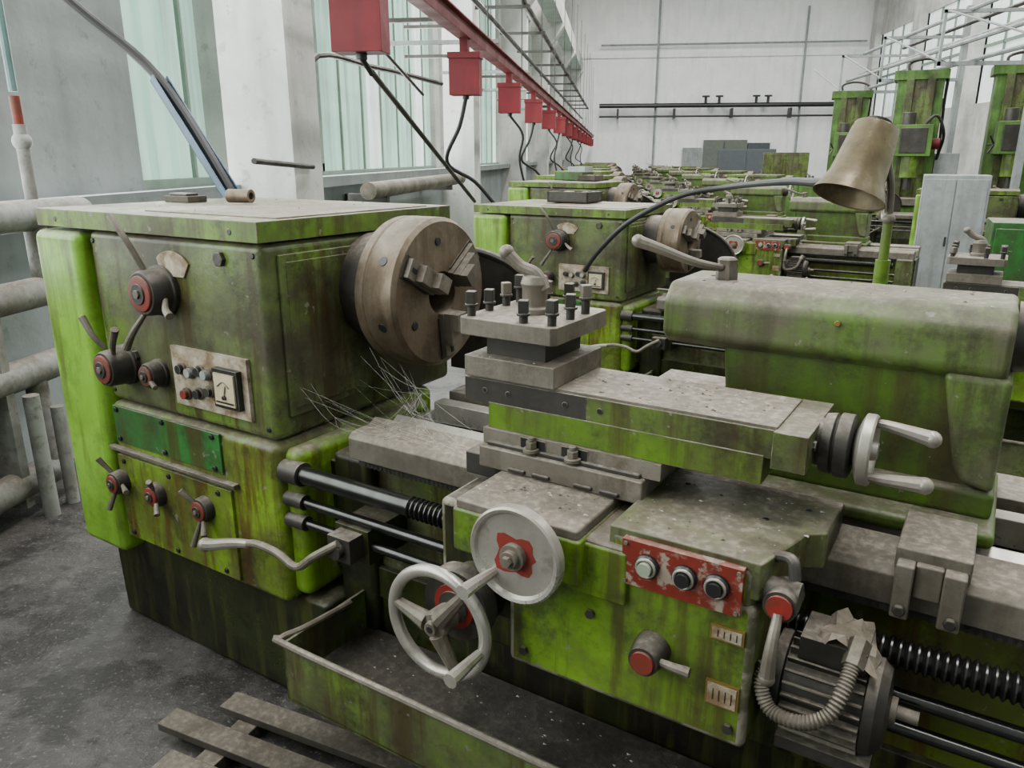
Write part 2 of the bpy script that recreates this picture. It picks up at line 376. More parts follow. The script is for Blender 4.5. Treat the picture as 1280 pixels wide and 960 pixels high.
    for x in(.80,.86,.96,1.02): g.m(STEELD).box(x-.022,x+.022,-.036,-.028,.99,1.0)
    g.done('cross_slide',K,.004)
    g=G()
    g.m(GREEN).box(.71,1.31,-.005,.205,1.072,1.130)
    g.m(STEEL).box(.70,1.12,-.012,.20,1.036,1.072)
    for x in(.83,.93):
        g.m(BLACK).box(x-.032,x+.032,-.0135,.0,1.040,1.068)  # flat black slab paints the shade of the T-bolt recess
        g.m(STEEL).cyl((x,-.020,1.042),(x,-.020,1.050),.018,n=20).cyl((x,-.020,1.050),(x,-.020,1.066),.013,n=6).cyl((x,-.020,1.066),(x,-.020,1.075),.008,n=12)
    g.m(STEELD).box(.645,.95,-.002,.205,1.125,1.180);g.m(GREEND).box(.95,1.33,-.002,.205,1.125,1.180)
    g.m(STEEL).box(.648,1.328,.002,.20,1.178,1.186)
    g.m(GREEND).box(1.325,1.385,-.015,.215,1.112,1.182)
    for x in(.70,.76,.9,.98): g.m(BLACK).cyl((x,-.001,1.155),(x,-.004,1.155),.007,n=12)
    for y in(.04,.16): g.m(STEELD).cyl((1.38,y,1.15),(1.39,y,1.15),.01,n=6)
    g.done('compound_rest',K,.004,2,True)
    g=G();o=(1.38,.10,1.14)
    g.m(STEELD).rev(o,(1,0,0),[(0,.045),(.012,.045),(.012,.055),(.03,.058),(.034,.052),(.038,.060),(.06,.060),(.064,.05)],40)
    g.m(BRIGHT).rev((1.455,.10,1.14),(1,0,0),[(-.01,.03),(0,.058),(.004,.066),(.02,.066),(.024,.062),(.020,.052),(.012,.045),(.014,.02),(.03,.016)],44)
    for dy,dz,k in((.02,.045,.012),(-.01,-.048,-.004)):
        g.m(BRIGHT).tube([(1.47,.10+dy,1.14+dz),(1.49,.10+dy,1.14+dz),(1.53,.10+dy,1.14+dz-k*.5),(1.565,.10+dy,1.14+dz-k)],.01,rr=(.007,.015)).ball((1.566,.10+dy,1.14+dz-k),.0155)
    g.done('compound_handwheel',K,.001)
    # tool post
    g=G();cx0,cy0=.765,.10
    g.m(STEEL).box(.652,.878,-.012,.212,1.186,1.232)
    g.m(STEELD).box(cx0-.075,cx0+.075,cy0-.08,cy0+.08,1.23,1.285)
    g.m(STEEL).poly([(cx0-.12+.01,cy0-.125),(cx0+.12-.01,cy0-.125),(cx0+.12,cy0-.115),(cx0+.12,cy0+.115),(cx0+.11,cy0+.125),(cx0-.11,cy0+.125),(cx0-.12,cy0+.115),(cx0-.12,cy0-.115)],'z',1.28,1.318)
    for dx,dy in((-.1,-.1),(-.035,-.105),(.035,-.105),(.1,-.1),(.1,-.02),(.1,.05),(.1,.1),(.03,.105),(-.1,-.03),(-.1,.04),(-.1,.1),(-.03,.105)):
        if (dx,dy) in((.1,.1),(-.035,-.105)): continue
        x,y=cx0+dx,cy0+dy;h=random.choice((-.006,.004,-.012))
        rs=random.random()
        g.m(STEELD).cyl((x,y,1.316),(x,y,1.345+h),.0095,n=12)
        g.T=Matrix.Translation((x,y,0))@Matrix.Rotation(rs,4,'Z')
        g.m(STEELD).cyl((0,0,1.345+h),(0,0,1.351+h),.0150,n=14).m(STEEL if rs>.6 else STEELD).box(-.0105,.0105,-.0105,.0105,1.35+h,1.378+h);g.T=Matrix()
    g.m(STEEL).rev((cx0,cy0,1.318),(0,0,1),[(0,.034),(.012,.034),(.016,.028),(.055,.028),(.065,.032),(.082,.026),(.090,.010)],28)
    g.m(STEEL).tube([(cx0+.025,cy0,1.37),(cx0+.005,cy0-.005,1.405),(cx0-.03,cy0-.012,1.42),(cx0-.058,cy0-.02,1.447)],.012,rr=(.014,.014)).ball((cx0-.06,cy0-.02,1.449),.017)
    g.done('square_tool_post',K,.002)
    # rapid traverse motor
    g=G();o=(1.38,-.03,.715)
    g.m(STEELD).rev(o,(1,0,0),[(-.03,.06),(0,.06),(0,.088),(.02,.088),(.022,.078),(.155,.078),(.157,.088),(.175,.086),(.19,.07),(.195,.03)],40)
    for i in range(26):
        g.T=Matrix.Translation(o)@Matrix.Rotation(i*2*math.pi/26,4,'X');g.m(STEEL if i%3 else STEELD).box(.024,.155,.075,.094,-.0022,.0022)
    g.T=Matrix()
    g.m(STEEL).cyl((1.57,-.03,.715),(1.62,-.03,.715),.012).cyl((1.57,-.03,.715),(1.585,-.03,.715),.025)
    g.m(STEELD).box(1.42,1.53,-.075,.02,.79,.835).box(1.40,1.56,-.1,.04,.61,.635)
    g.m(STEEL).tube([(1.375,-.12,.79),(1.375,-.135,.75),(1.40,-.15,.72),(1.45,-.16,.725),(1.49,-.15,.75),(1.505,-.12,.79),(1.51,-.09,.82)],.014,12,14,ridge=.22)
    g.m(STEEL).cyl((1.51,-.09,.815),(1.515,-.05,.845),.019,n=6)
    g.done('rapid_traverse_motor',K,.001)
    if full:
        g=G();g.m(FOIL)
        vs=[[g.v((1.44+.11*i/7+random.uniform(-.008,.008),-.085+.11*j/6+random.uniform(-.01,.01),.848+random.uniform(-.014,.012)-.05*((i-3)/4)**2)) for j in range(7)] for i in range(8)]
        for i in range(7):
            for j in range(6):
                if (i,j) in((0,0),(6,5),(0,5)): continue
                g.f([vs[i][j],vs[i+1][j],vs[i+1][j+1],vs[i][j+1]])
        g.done('crumpled_cover',K,0)
    # ---- tailstock
    T=empty('tailstock');T.parent=E;T.location=(tx,0,0)
    g=G()
    g.m(GREENT).poly([(.30,1.26),(.325,1.24),(.54,1.24),(.56,1.26),(.56,1.355),(.53,1.378),(.34,1.378),(.30,1.340)],'x',.985,1.665)
    g.m(GREENL).poly([(1.12,1.25),(1.14,1.02),(1.20,.965),(1.67,.965),(1.67,1.25)],'y',.335,.52)
    g.m(GREENT).poly([(1.56,1.25),(1.60,1.06),(1.62,1.03),(1.675,1.02),(1.675,1.25)],'y',.305,.55)
    g.m(GREENL).box(1.16,1.68,.31,.55,.96,1.02)
    g.m(GREENL).box(1.14,1.69,.24,.62,.93,.965)
    g.done('tailstock_body',T,.018,4)
    g=G()
    g.m(STEELD).rev((.985,.43,1.305),(-1,0,0),[(-.01,.062),(.012,.058),(.016,.04),(.02,.04)],32)
    g.m(STEEL).rev((1.09,.42,1.378),(0,0,1),[(0,.026),(.02,.026),(.03,.022),(.045,.024),(.05,.018)],6)
    g.tube([(1.085,.40,1.405),(1.03,.36,1.42),(.96,.32,1.45),(.92,.30,1.465)],.012,rr=(.008,.014)).ball((.918,.30,1.466),.015)
    g.m(STEELD).rev((1.665,.43,1.31),(1,0,0),[(0,.07),(.04,.065),(.05,.05),(.09,.04)],32)
    g.m(BRIGHT).ring((1.76,.43,1.31),(1,0,0),.12,.012,48,10)
    for a in(20,140,260):
        t=math.radians(a);g.m(STEEL).tube([(1.74,.43,1.31),(1.76,.43+.118*math.cos(t),1.31+.118*math.sin(t))],.011)
    g.m(BRASS).cyl((1.36,.30,1.325),(1.36,.294,1.325),.006,n=10)
    g.done('tailstock_fittings',T,.001)
    g=G()
    g.m(STEEL).box(1.54,1.66,.06,.24,.94,.985).box(1.545,1.575,.03,.08,.86,.965).box(1.62,1.655,.03,.08,.86,.965).box(1.575,1.62,.045,.08,.90,.965)
    g.m(STEELD).cyl((1.56,.03,.88),(1.56,.018,.88),.012,n=6).cyl((1.64,.03,.88),(1.64,.018,.88),.012,n=6)
    g.done('bed_stop',T,.004)
    # ---- chip tray
    g=G()
    yt,zt,zb=-.185,.42,.245
    g.m(GREEND).box(.17,bx-.2,yt,yt+.008,zb,zt)
    g.m(GREEND).box(.17,bx-.2,yt,.14,zb-.006,zb+.004)
    g.m(GREEND).poly([(yt,zb),(yt,zt),(.13,zt),(.13,zb)],'x',.17,.178)
    g.m(STEEL).tube([(bx-.2,yt-.004,zt),(.8,yt-.004,zt),(.20,yt-.004,zt),(.155,yt+.01,zt+.002),(.17,yt+.08,zt),(.19,.05,zt)],.009,8)
    g.m(SWARF).box(.178,bx-.21,yt+.008,.13,zb+.02,zb+.05)
    g.done('chip_tray',E,.001)
    return E
main=lathe('lathe',(0,0,0))
# ---------------------------------------------------------------- metal chips lying on the lathe
g=G();random.seed(11)
for (x0,x1,y0,y1,z,n) in((.89,1.32,.01,.19,1.186,110),(-1.0,-.02,.02,.78,1.494,120),(1.10,1.41,-.13,.13,.996,60),(.77,1.02,-.18,-.02,.985,50),(.22,.68,.09,.21,.936,60),(.25,1.6,-.17,.10,.295,220),(1.0,1.64,.34,.54,1.378,50),(.65,.88,-.01,.0,1.232,8)):
    for k in range(n):
        x,y=random.uniform(x0,x1),random.uniform(y0,y1);s=random.choice((.0015,.002,.0028,.004));a=random.random()*6.3
        g.m(CHIP if random.random()<.55 else STEELD)
        P=[g.v((x+s*math.cos(a+t)*(1+random.random()),y+s*math.sin(a+t),z+.0005)) for t in(0,2.1,4.2)]+[g.v((x,y,z+s*.8))]
        g.f([P[0],P[1],P[3]]);g.f([P[1],P[2],P[3]]);g.f([P[2],P[0],P[3]]);g.f([P[0],P[2],P[1]])
g.done('metal_chips',main,0)
# ---------------------------------------------------------------- cobweb
random.seed(4)
g=G();g.m(WEB)
A=[(.14,.22,1.12),(.16,.26,1.09),(.02,.1,1.02),(.02,.18,.97),(.2,.3,1.06),(.02,.3,.99)]
B=[(.45,.09,.94),(.60,.08,.94),(.35,.09,.94),(.66,.02,1.14),(.28,.09,.93),(.52,.12,.94),(.7,.0,1.05)]
S=[]
for i in range(20):
    a=Vector(random.choice(A))+Vector([random.uniform(-.02,.02) for _ in range(3)]);a.x=max(a.x,.014)
    b=Vector(random.choice(B))+Vector((random.uniform(-.04,.04),random.uniform(-.01,.03),0))
    mid=(a+b)/2+Vector((random.uniform(-.04,.04),random.uniform(-.04,.04),-random.uniform(.02,.05)))
    g.tube([a,mid,b],.00022,4,5);S.append(mid)
for i in range(50):
    a,b=random.sample(S,2)
    if (a-b).length<.2: g.tube([a,(a+b)/2-Vector((0,0,.008)),b],.0002,4,4)
g.done('cobweb',main,0)
# ---------------------------------------------------------------- things lying on the headstock
g=G();g.m(RUSTY).rev((-.66,.44,1.5195),(1,.25,0),[(0,.013),(0,.023),(.09,.023),(.09,.013)],28,True);g.done('steel_bushing',None,.001)
g=G();g.m(WOOD).box(-1.0,-.86,.42,.50,1.4905,1.513).m(STEELD).box(-.98,-.88,.43,.48,1.513,1.522);g.done('scrap_block',None,.003)
# ---------------------------------------------------------------- work lamp
g=G()
g.m(GREEN).box(1.30,1.44,.72,.84,.90,.97).cyl((1.37,.80,.96),(1.37,.80,1.40),.018).cyl((1.37,.80,1.40),(1.37,.80,1.50),.012)
g.m(STEEL).ball((1.37,.80,1.50),.016)
g.tube([(1.37,.80,1.50),(1.365,.80,1.58),(1.345,.80,1.66)],.009)
ap=Vector((1.318,.80,1.722));mo=Vector((1.282,.735,1.555));d=(mo-ap).normalized();L=(mo-ap).length
prof=[(0,.040),(.004,.052),(.02,.056),(L*.5,.063),(L*.72,.067),(L*.86,.076),(L,.087),(L+.003,.088),(L,.083),(L*.86,.072),(L*.7,.063),(.03,.05),(.01,.01)]
g.m(SHADE).rev(ap,d,prof,40)
g.m(CREAM).ball(ap+d*.09,.03)
g.m(STEELD).cyl(ap-d*.012,ap+d*.01,.03)
g.m(RUBBER).tube([(1.29,.76,1.62),(1.13,1.2,1.575),(.9,1.7,1.56),(.44,2.5,1.505),(.16,2.6,1.45),(-.15,2.68,1.30),(-.36,2.76,1.13),(-.52,2.88,.98)],.014,10)
g.done('work_lamp',main,.0008)
# ---------------------------------------------------------------- other lathes
lathe('lathe',(-.27,2.89,0),0,(1.02,.92,.905),1.0,1.25,3.4,False)
lathe('lathe',(-2.0,6.0,0),0,(1,.92,.93),.6,.9,3.0,False)
def clone(src,loc,sc,rz=0,nm='lathe'):
    def rec(o,par):
        n=o.copy();bpy.context.collection.objects.link(n);n.parent=par
        for c in o.children: rec(c,n)
        return n
    n=rec(src,None);n.location=loc;n.scale=sc;n.rotation_euler=(0,0,rz);n.name=nm;return n
l1=bpy.data.objects['lathe.001'];l2=bpy.data.objects['lathe.002']
for loc in((-3.5,9.1,0),(-5.0,12.3,0),(-6.6,15.6,0),(-8.3,19.2,0),(-10.2,23,0),(-12,27,0),(-13.8,31,0)): clone(l2,loc,(1,.92,.92))
for loc in((1.7,9.4,0),(-.3,12.0,0),(-2.6,15.8,0),(-4.6,20,0),(-7,24.5,0),(-9,28.5,0)): clone(l1,loc,(1,.92,.85))
# small clutter on the neighbouring machines
random.seed(8)
def crate(x,y,z,w,d,h,mat):
    g=G();g.m(mat).box(x,x+w,y,y+.012,z,z+h).box(x,x+w,y+d-.012,y+d,z,z+h).box(x,x+.012,y,y+d,z,z+h).box(x+w-.012,x+w,y,y+d,z,z+h).box(x,x+w,y,y+d,z,z+.012)
    for k in range(5):
        a=random.uniform(x+.03,x+w-.05);g.m(STEEL).cyl((a,y+.04,z+h*.6),(a+.02,y+d-.04,z+h*.75),.018,n=12)
    g.done('parts_crate',None,.002)
crate(-1.0,3.25,1.356,.30,.22,.07,STEELD);crate(-2.7,6.4,1.394,.35,.25,.09,GREENP)
crate(-4.2,9.5,1.378,.3,.25,.12,GREY);crate(-2.35,6.3,1.394,.2,.2,.06,WOOD)
# ---------------------------------------------------------------- room frame
ang=math.radians(24.8);CX,CY=1.616,-1.3455
RM=Matrix.Translation((CX,CY,0))@Matrix.Rotation(ang,4,'Z')
def room(g,name,bev=0):
    ob=g.done(name,None,bev);ob.matrix_world=RM;return ob
def wallmat(name,a,b2,low=(.16,.16,.15),lowz=.0,st=.35):
    m,nt,b=mk(name);tc=N(nt,'ShaderNodeTexCoord').outputs['Object']
    mp=N(nt,'ShaderNodeMapping');mp.inputs['Scale'].default_value=(4,4,.5);nt.links.new(tc,mp.inputs[0])
    c=mixc(nt,ramp(nt,noise(nt,1.2,8,tc),.35,.65),a,b2)
    c=mixc(nt,mul(nt,ramp(nt,noise(nt,1,6,mp.outputs[0]),.5,.75),st),c,low)
    c=mixc(nt,mul(nt,ramp(nt,noise(nt,7,8,tc,.7),.58,.66),.45),c,low)
    nt.links.new(c,b.inputs['Base Color']);b.inputs['Roughness'].default_value=.85
    bp=N(nt,'ShaderNodeBump');bp.inputs['Strength'].default_value=.3;bp.inputs['Distance'].default_value=.02
    nt.links.new(noise(nt,12,8,tc),bp.inputs['Height']);nt.links.new(bp.outputs[0],b.inputs['Normal']);return m
WALL=wallmat('plaster_white',(.56,.56,.535),(.38,.38,.355),(.20,.19,.17),st=.5)
WALLG=wallmat('plaster_grey',(.28,.31,.31),(.20,.225,.225),(.115,.115,.105))
FARW=wallmat('whitewashed_panels',(.92,.92,.90),(.82,.83,.82),(.5,.5,.48))
CEIL=wallmat('ceiling_concrete',(.55,.56,.56),(.45,.46,.46))
def floormat():
    m,nt,b=mk('oily_concrete');tc=N(nt,'ShaderNodeTexCoord').outputs['Object']
    n1=noise(nt,1.3,10,tc,.7);n2=noise(nt,9,8,tc,.7);n3=noise(nt,70,3,tc);n5=noise(nt,3.3,8,tc,.7)
    c=mixc(nt,ramp(nt,n1,.38,.60),(.062,.056,.052),(.022,.019,.017))
    c=mixc(nt,mul(nt,ramp(nt,n2,.48,.66),.6),c,(.10,.093,.087))
    c=mixc(nt,mul(nt,ramp(nt,n5,.52,.57),.75),c,(.015,.013,.012))
    c=mixc(nt,mul(nt,ramp(nt,n3,.60,.68),.6),c,(.18,.168,.155))
    b.inputs['Specular IOR Level'].default_value=.35
    nt.links.new(c,b.inputs['Base Color']);nt.links.new(ramp(nt,n1,.3,.7,.65,.36),b.inputs['Roughness'])
    bp=N(nt,'ShaderNodeBump');bp.inputs['Strength'].default_value=.5;bp.inputs['Distance'].default_value=.02
    nt.links.new(mul(nt,n2,mul(nt,n3,.3),'ADD'),bp.inputs['Height']);nt.links.new(bp.outputs[0],b.inputs['Normal']);return m
PL,PR,Q0,Q1,H=-3.0,13.0,-4.0,45.0,11.0
g=G();g.m(floormat()).box(PL-.6,PR+.3,Q0-.3,Q1+.3,-.2,0);room(g,'floor')
g=G();g.m(CEIL).box(PL-.6,PR+.3,Q0-.3,Q1+.3,H,H+.3);room(g,'ceiling')
g=G();g.m(FARW).box(PL-.6,PR+.3,Q1,Q1+.3,0,H)
p=PL
while p<PR: g.box(p,p+.12,Q1-.06,Q1,0,H);p+=6
g.box(PL,PR,Q1-.12,Q1,6.7,6.95);room(g,'wall_far')
g=G();g.m(WALLG).box(PL-.6,PR+.3,Q0-.3,Q0,0,H);room(g,'wall_near')
# left wall with window strips between pilasters
pil=[(5.8,.58)]+[(13.6+7.4*i,.6) for i in range(5)]
wins=[(4.75,5.8)]+[(a+w,b) for (a,w),(b,_) in zip(pil,pil[1:])]
wins[1:]=[(a+.05,b-.4) for a,b in wins[1:]]
g=G();g.m(WALL)
g.box(PL-.3,PL,Q0,Q1,6.0,H)
g.m(WALLG).box(PL-.3,PL,Q0,4.75,0,6.0).box(PL-.3,PL,4.75,Q1,0,1.42)
g.m(WALL);pr=4.75
for a,b in wins:
    if a>pr: g.box(PL-.3,PL,pr,a,1.42,6.0)
    pr=b
g.box(PL-.3,PL,pr,Q1,1.42,6)
for q,w in pil: g.box(PL,-2.42,q,q+w,0,H)
g.m(WALLG).box(PL,PL+.14,Q0,5.8,1.36,1.44)
room(g,'wall_left')
g=G();g.m(WALLG).box(PL,PL+.22,6.38,Q1,1.36,1.46);room(g,'trim_1')
GL=emis('channel_glass',(.40,.70,.56),.95,(.3,.45,.38),.38);GLB=emis('bright_glass',(.80,.88,.84),1.3);FR=flat('window_frame_paint',(.20,.27,.22),.5)  # panes glow by emission in place of daylight from outside
for i,(a,b) in enumerate(wins):
    g=G();q=a;k=0
    while q<b-.05:
        w=min(.26,b-q)
        gl=GLB if (i>0 and k%9 in(4,5)) else GL
        g.m(gl).poly([(-3.14,q),(-3.07,q+.05),(-3.07,q+w-.05),(-3.14,q+w),(-3.16,q+w),(-3.16,q)],'z',1.45,6.0)
        if k%3==0: g.m(FR).box(-3.12,-3.06,q-.015,q+.015,1.45,6.0)
        q+=w;k+=1
    g.m(FR).box(-3.17,-3.02,a,b,1.42,1.5)
    if i>0: g.box(-3.1,-3.0,a+1.0,a+1.06,1.5,6).box(-3.1,-3.0,a+1.5,a+1.56,1.5,6).box(-3.1,-3.0,a+1,a+1.56,1.5,1.58)
    room(g,'window_%d'%(i+1))
# right wall
g=G();g.m(WALL).box(PR,PR+.3,Q0,Q1,0,3.5).box(PR,PR+.3,Q0,Q1,7.5,H)
q=Q0
while q<Q1: g.box(PR-.3,PR+.3,q,q+.8,0,H);q+=6
room(g,'wall_right')
g=G();g.m(GLB).box(PR+.1,PR+.15,Q0,Q1,3.5,7.5);g.m(FR)
q=Q0
while q<Q1: g.box(PR+.03,PR+.1,q,q+.06,3.5,7.5);q+=1.5
g.box(PR+.03,PR+.1,Q0,Q1,5.4,5.5);room(g,'window_9')
# far gate + pipes
DG=flat('dark_gate_paint',(.06,.07,.08),.6);DG2=flat('grey_green_door',(.12,.14,.11),.6)
g=G();g.m(GREY).box(3.6,4.6,44.8,44.95,0,2.1);g.m(DG2).box(4.7,7.0,44.8,44.95,0,2.5);g.m(DG).box(7.05,8.2,44.8,44.95,0,2.35)
for p in(5.8,): g.box(p-.03,p+.03,44.76,44.8,0,2.4)
room(g,'door_1')
g=G();g.m(BLACK).tube([(-1,44.3,4.25),(12.6,44.3,4.25)],.12).tube([(-1,44.3,3.7),(12.6,44.3,3.7)],.05)
for p in(4.6,5.3,7.2,7.8):
    g.cyl((p,44.3,4.3),(p,44.3,4.65),.07).rev((p,44.3,4.65),(0,0,1),[(0,.2),(.08,.2)],16)
for p in(0,3,6,9,12): g.box(p-.05,p+.05,44.2,44.87,3.6,4.1)
room(g,'steam_pipe')
g=G();g.m(GREY).tube([(-1,44.6,7.3),(12.5,44.6,7.3)],.05,8).tube([(2.0,44.6,0),(2.0,44.6,10)],.06,8).tube([(9.5,44.6,0),(9.5,44.6,9)],.06,8)
room(g,'far_wall_conduit')
# ---------------------------------------------------------------- red busbar
g=G();g.m(REDB).box(-1.36,-1.25,2.5,44,2.60,2.70).box(-1.40,-1.21,2.5,44,2.695,2.71)
q=4.0
while q<42:
    g.m(REDB).box(-1.43,-1.17,q,q+.16,2.15,2.47).box(-1.44,-1.16,q-.01,q+.17,2.44,2.49).box(-1.34,-1.27,q+.03,q+.13,2.47,2.61)
    g.m(BLACK).cyl((-1.3,q+.08,2.15),(-1.3,q+.08,2.12),.03,n=12)
    g.m(GREY).box(-2.4,-1.2,q+1.3,q+1.34,2.72,2.76);g.m(STEELD).cyl((-1.3,q+1.32,2.7),(-1.3,q+1.32,6),.008,n=6)
    q+=2.85
q=4.08;k=0
while q<30:
    b=(-1.3,q,2.13)
    if k==0: g.m(STEELD).tube([b,(-1.28,q+.1,2.06)],.015).tube([(-1.28,q+.1,2.07),(-1.28,q+3.1,1.25)],.016)
    elif k%2: g.m(RUBBER).tube([b,(-1.36,q,1.9),(-1.5,q+.1,1.6),(-1.3,q+.4,1.42),(-1.1,q+.6,1.15)],.018)
    else: g.m(RUBBER).tube([b,(-1.15,q+.1,1.9),(-1.2,q+.2,1.6),(-1.1,q+.4,1.1)],.015)
    q+=2.85;k+=1
room(g,'busbar_trunking',.003)
g=G();g.m(STEELD)
g.tube([(-1.75,3,3.0),(-1.75,44,3.0)],.03,8).tube([(-1.9,3,3.15),(-1.9,44,3.15)],.03,8);g.m(GREY).tube([(-2.1,6.0,3.4),(-2.1,44,3.4)],.05,8)
g.m(STEELD).tube([(-1.9,10,3.6),(-1.9,44,3.6)],.04,8).tube([(-1.6,6,4.1),(-1.6,44,4.1)],.05,8)
q=5.3
while q<44: g.m(STEELD).box(-2.9,-1.65,q,q+.05,2.93,2.97).box(-2.9,-2.0,q,q+.05,3.3,3.34).box(-2.42,-1.5,q,q+.06,4.0,4.05);q+=2.85
g.m(STEELD).tube([(-2.36,5.0,1.62),(-2.36,5.6,1.59),(-2.39,6.1,1.57)],.020)
g.m(STEELD).tube([(-2.9,7.5,1.5),(-2.9,7.5,2.5),(-2.7,9,2.6),(-2.4,11,2.6)],.03,8)
g.tube([(-2.3,6.5,2.9),(-2.3,9.5,2.35)],.018)
g.m(STEEL).cyl((-2.55,8.0,1.30),(-2.55,13,1.30),.09).m(STEELD).box(-2.98,-2.5,8.5,8.6,1.15,1.25).box(-2.98,-2.5,12,12.1,1.15,1.25)
room(g,'wall_conduits')
g=G();g.m(WALL).box(-2.45,-1.95,Q0,Q1-.1,6.0,6.5).box(-2.5,-2.0,Q0,Q1-.1,6.6,6.7)
for q,w in pil: g.poly([(-2.42,5.2),(-1.9,5.9),(-1.9,6.0),(-2.42,6.0)],'y',q,q+w)
room(g,'crane_rail')
# ---------------------------------------------------------------- heating registers
g=G();g.m(PIPEG)
for z,e in((1.38,3.75),(1.02,3.5),(.66,3.45),(.15,3.3)):
    g.cyl((-2.75,-2,z),(-2.75,e,z),.072).ball((-2.75,e,z),.072)
g.cyl((-2.75,3.25,.15),(-2.75,3.25,.66),.05).cyl((-2.75,1.0,.1),(-2.75,1.0,1.35),.045).cyl((-2.75,3.42,1.02),(-2.75,3.42,1.38),.05)
g.cyl((-2.62,3.05,0),(-2.62,3.05,.6),.035).cyl((-2.62,3.2,0),(-2.62,3.2,.5),.03)
for q in(0,3.0): g.box(-2.99,-2.7,q,q+.05,.05,1.3)
g.box(-2.85,-2.65,2,2.1,.0,.08)
room(g,'heating_pipes',0)
g=G();g.m(TEAL).tube([(-2.9,3.62,1.95),(-2.9,3.62,6)],.020,10);g.m(RED).cyl((-2.9,3.62,1.80),(-2.9,3.62,1.93),.024);g.m(PIPEG).cyl((-2.9,3.62,1.44),(-2.9,3.62,1.8),.03).ball((-2.9,3.62,1.72),.045)
room(g,'gas_pipe')
g=G()
a=Vector((-1.10,.86,1.40));b=Vector((-1.64,.90,1.98));d=(b-a).normalized()
g.T=Matrix.Translation(a)@d.to_track_quat('Z','Y').to_matrix().to_4x4()
g.m(BLUE).box(-.036,.036,-.018,-.012,0,(b-a).length).box(-.036,-.030,-.018,.018,0,(b-a).length).box(.030,.036,-.018,.018,0,(b-a).length);g.T=Matrix()
g.m(RUBBER).tube([(-1.04,.83,1.30),(-1.2,.88,1.50),(-1.64,.90,1.98),(-1.9,.72,2.27),(-2.1,.45,2.6),(-2.35,.2,3.0),(-2.5,-.1,3.5)],.022,10)
g.done('power_cable_strut',None,.0008)
# ---------------------------------------------------------------- duckboard
E=empty('wooden_duckboard',(-.02,-.08,0),math.radians(8))
for i,(x0,x1,y) in enumerate(((-.15,1.5,-.0),(-.26,1.5,-.13),(-.14,1.5,-.26),(-.2,1.5,-.39),(-.18,1.5,-.52))):
    g=G();g.m(WOOD).box(x0,x1,y-.075,y,.045,.07);g.done('board_%d'%(i+1),E,.003)
for i,x in enumerate((-.08,.5,1.2)):
    g=G();g.m(WOOD).box(x,x+.07,-.58,-.02,0,.045);g.done('bearer_%d'%(i+1),E,.003)
# ---------------------------------------------------------------- milling machines
def mill(loc,rz,sc=1.0):
    E=empty('vertical_milling_machine',loc,rz,(sc,)*3)
    g=G();g.m(GREENM).box(-.5,.5,-.35,.6,0,.35).box(-.36,.36,.0,.6,.3,2.95).box(-.42,.42,-.05,.62,2.9,3.05)
    g.m(GREEND).box(-.22,-.1,-.06,.0,.4,2.9).box(.1,.22,-.06,.0,.4,2.9).box(-.1,.1,-.01,.0,.4,2.9)
    g.m(STEELD).box(.361,.37,.1,.5,1.9,2.6).tube([(-.2,.3,3.04),(-.2,.3,3.2),(.1,.3,3.25),(.38,.3,3.1),(.40,.3,2.5),(.42,.3,1.7)],.025);g.done('column',E,.02)
    g=G();g.m(GREENM).box(-.28,.28,-.75,-.05,1.65,2.15).m(GREEN).cyl((0,-.55,1.3),(0,-.55,1.7),.14).m(STEELD).cyl((0,-.55,1.1),(0,-.55,1.3),.06)
    g.m(REDB).cyl((.28,-.4,1.85),(.40,-.4,1.85),.09);g.m(STEELD).cyl((-.1,-.5,2.15),(-.1,-.5,2.35),.1).box(-.2,.2,-.77,-.75,1.7,2.1)
    for a in range(3): g.m(STEELD).tube([(-.28,-.5,1.8),(-.36,-.5+.16*math.cos(a*2.1),1.8+.16*math.sin(a*2.1))],.015)
    g.done('spindle_head',E,.015)
    g=G();g.m(GREENM).box(-.3,.3,-.75,-.02,.6,.85).m(STEEL).box(-.8,.8,-.8,-.35,.85,.97).m(STEELD).cyl((0,-.6,.3),(0,-.6,.6),.06).cyl((-.8,-.55,.91),(-.95,-.55,.91),.1);g.done('work_table',E,.01)
    g=G();g.m(GREY).box(.37,.75,.1,.5,.2,1.7);g.m(STEELD).tube([(.4,.1,1.6),(.45,-.2,2.0),(.3,-.35,2.3),(.1,-.4,2.1)],.025);g.done('control_cabinet',E,.01)
    return E
M0=mill((.05,14.2,0),.1);mill((1.50,14.6,0),.1,1.02);mill((-1.7,18.2,0),.2,1.0)
# radial drills
def drill(loc,rz):
    E=empty('radial_drill',loc,rz)
    g=G();g.m(GREENM).box(-.5,.9,-.45,.45,0,.25).m(GREEND).cyl((-.3,0,.25),(-.3,0,2.7),.16).cyl((-.3,0,1.6),(-.3,0,2.2),.22)
    g.m(GREENM).box(-.3,1.0,-.12,.12,1.7,2.0).box(.5,.85,-.25,.2,1.4,2.35).m(STEELD).cyl((.67,-.05,1.0),(.67,-.05,1.4),.05).cyl((.6,-.05,2.35),(.6,-.05,2.6),.1)
    g.m(STEEL).box(.35,.85,-.3,.3,.25,.75)
    for a in range(4): g.m(STEELD).tube([(.67,-.25,1.75),(.67+.2*math.cos(a*1.57+.4),-.33,1.75+.2*math.sin(a*1.57+.4))],.014)
    g.done('body',E,.012);return E
drill((2.9,11.6,0),-.6)
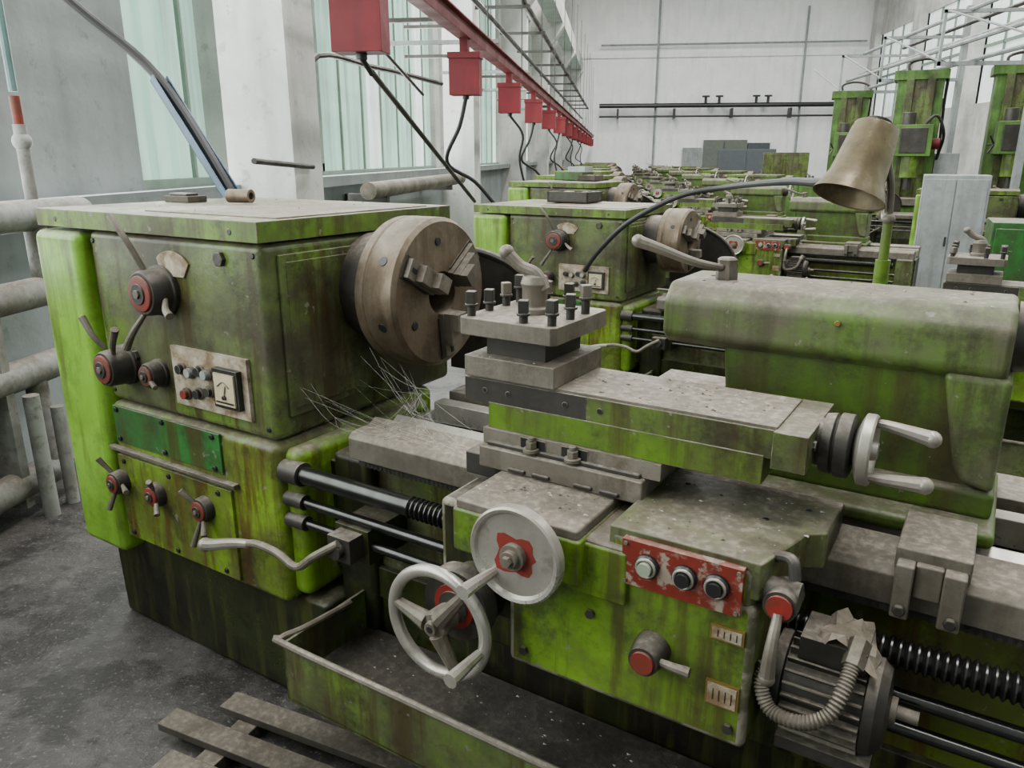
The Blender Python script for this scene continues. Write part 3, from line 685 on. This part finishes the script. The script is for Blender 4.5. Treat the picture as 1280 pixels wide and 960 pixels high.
# cabinets / boxes
def cab(name,p0,w,d,h,mat,rz=0,z0=0):
    E=empty(name,p0,rz)
    g=G();g.m(mat).box(0,w,0,d,z0+.06,h).box(.02,w/2-.005,-.015,0,z0+.1,h-.04).box(w/2+.005,w-.02,-.015,0,z0+.1,h-.04)
    g.m(STEELD).box(w/2-.04,w/2-.02,-.03,-.015,z0+h*.5,z0+h*.5+.1).box(.02,w-.02,.02,d-.02,z0,z0+.08)
    g.done('body',E,.006)
cab('tool_cabinet',(.82,8.1,0),.62,.5,1.46,GREY,.1)
cab('tool_cabinet',(1.55,4.9,0),.8,.5,1.22,GREENP,.1)
cab('tool_cabinet',(-4.4,21.5,0),1.2,.5,1.75,GREEND,.3)
cab('tool_cabinet',(-7.5,27,0),2.0,.6,1.9,DG,.3)
cab('tool_cabinet',(-1.3,10.6,0),.6,.5,1.3,GREENM,.2)
# overhead pipe rack on the right
g=G();g.m(GREY)
for dp,z,mt in((0,3.25,GREY),(.25,3.35,STEELD),(.5,3.1,GREY),(.8,3.55,GREY),(1.1,3.9,STEELD),(.3,3.8,GREY)): g.m(mt).tube([(5.0+dp,7,z),(5.0+dp,19,z)],.035,8)
q=8
while q<19.5:
    g.m(GREY).box(4.9,6.3,q,q+.06,3.0,3.06).box(6.3,6.4,q,q+.1,0,4.3).box(4.9,6.3,q,q+.06,3.75,3.8).box(4.9,4.94,q,q+.04,3.0,3.8)
    g.tube([(4.95,q,3.05),(4.95,q+2.8,3.78)],.018,6);q+=2.8
room(g,'overhead_pipe_rack')
# ---------------------------------------------------------------- lights
def area(name,p,q,z,sx,sy,pw,rot=None,col=(1,1,1)):
    l=bpy.data.lights.new(name,'AREA');l.shape='RECTANGLE';l.size=sx;l.size_y=sy;l.energy=pw;l.color=col
    o=bpy.data.objects.new(name,l);bpy.context.collection.objects.link(o)
    o.matrix_world=RM@Matrix.Translation((p,q,z))@(rot or Matrix());return o
for i,(p,e) in enumerate(((.2,6000),(9.0,3900))): area('skylight_lamp',p,18,H-.1,2.0,40,e,None,(1,.99,.965))
area('window_daylight',PL+.05,8,3.4,4.5,20,1750,Matrix.Rotation(math.radians(-90),4,'Y'),(.94,1,.97))
w=bpy.data.worlds.new('sky');bpy.context.scene.world=w;w.use_nodes=True
w.node_tree.nodes['Background'].inputs[0].default_value=(.8,.87,.95,1);w.node_tree.nodes['Background'].inputs[1].default_value=1.0
# ---------------------------------------------------------------- camera
cd=bpy.data.cameras.new('camera');cd.sensor_width=36;cd.lens=36*961/1280;cd.clip_end=200
co=bpy.data.objects.new('camera',cd);co.location=(CX,CY,1.65);co.rotation_euler=(math.radians(73.5),0,math.radians(32.2))
bpy.context.collection.objects.link(co);bpy.context.scene.camera=co
# turn the world so the hall's walls run along the axes
bpy.context.view_layer.update()
RI=RM.inverted()
for o in list(bpy.context.scene.objects):
    if o.parent is None: o.matrix_world=RI@o.matrix_world
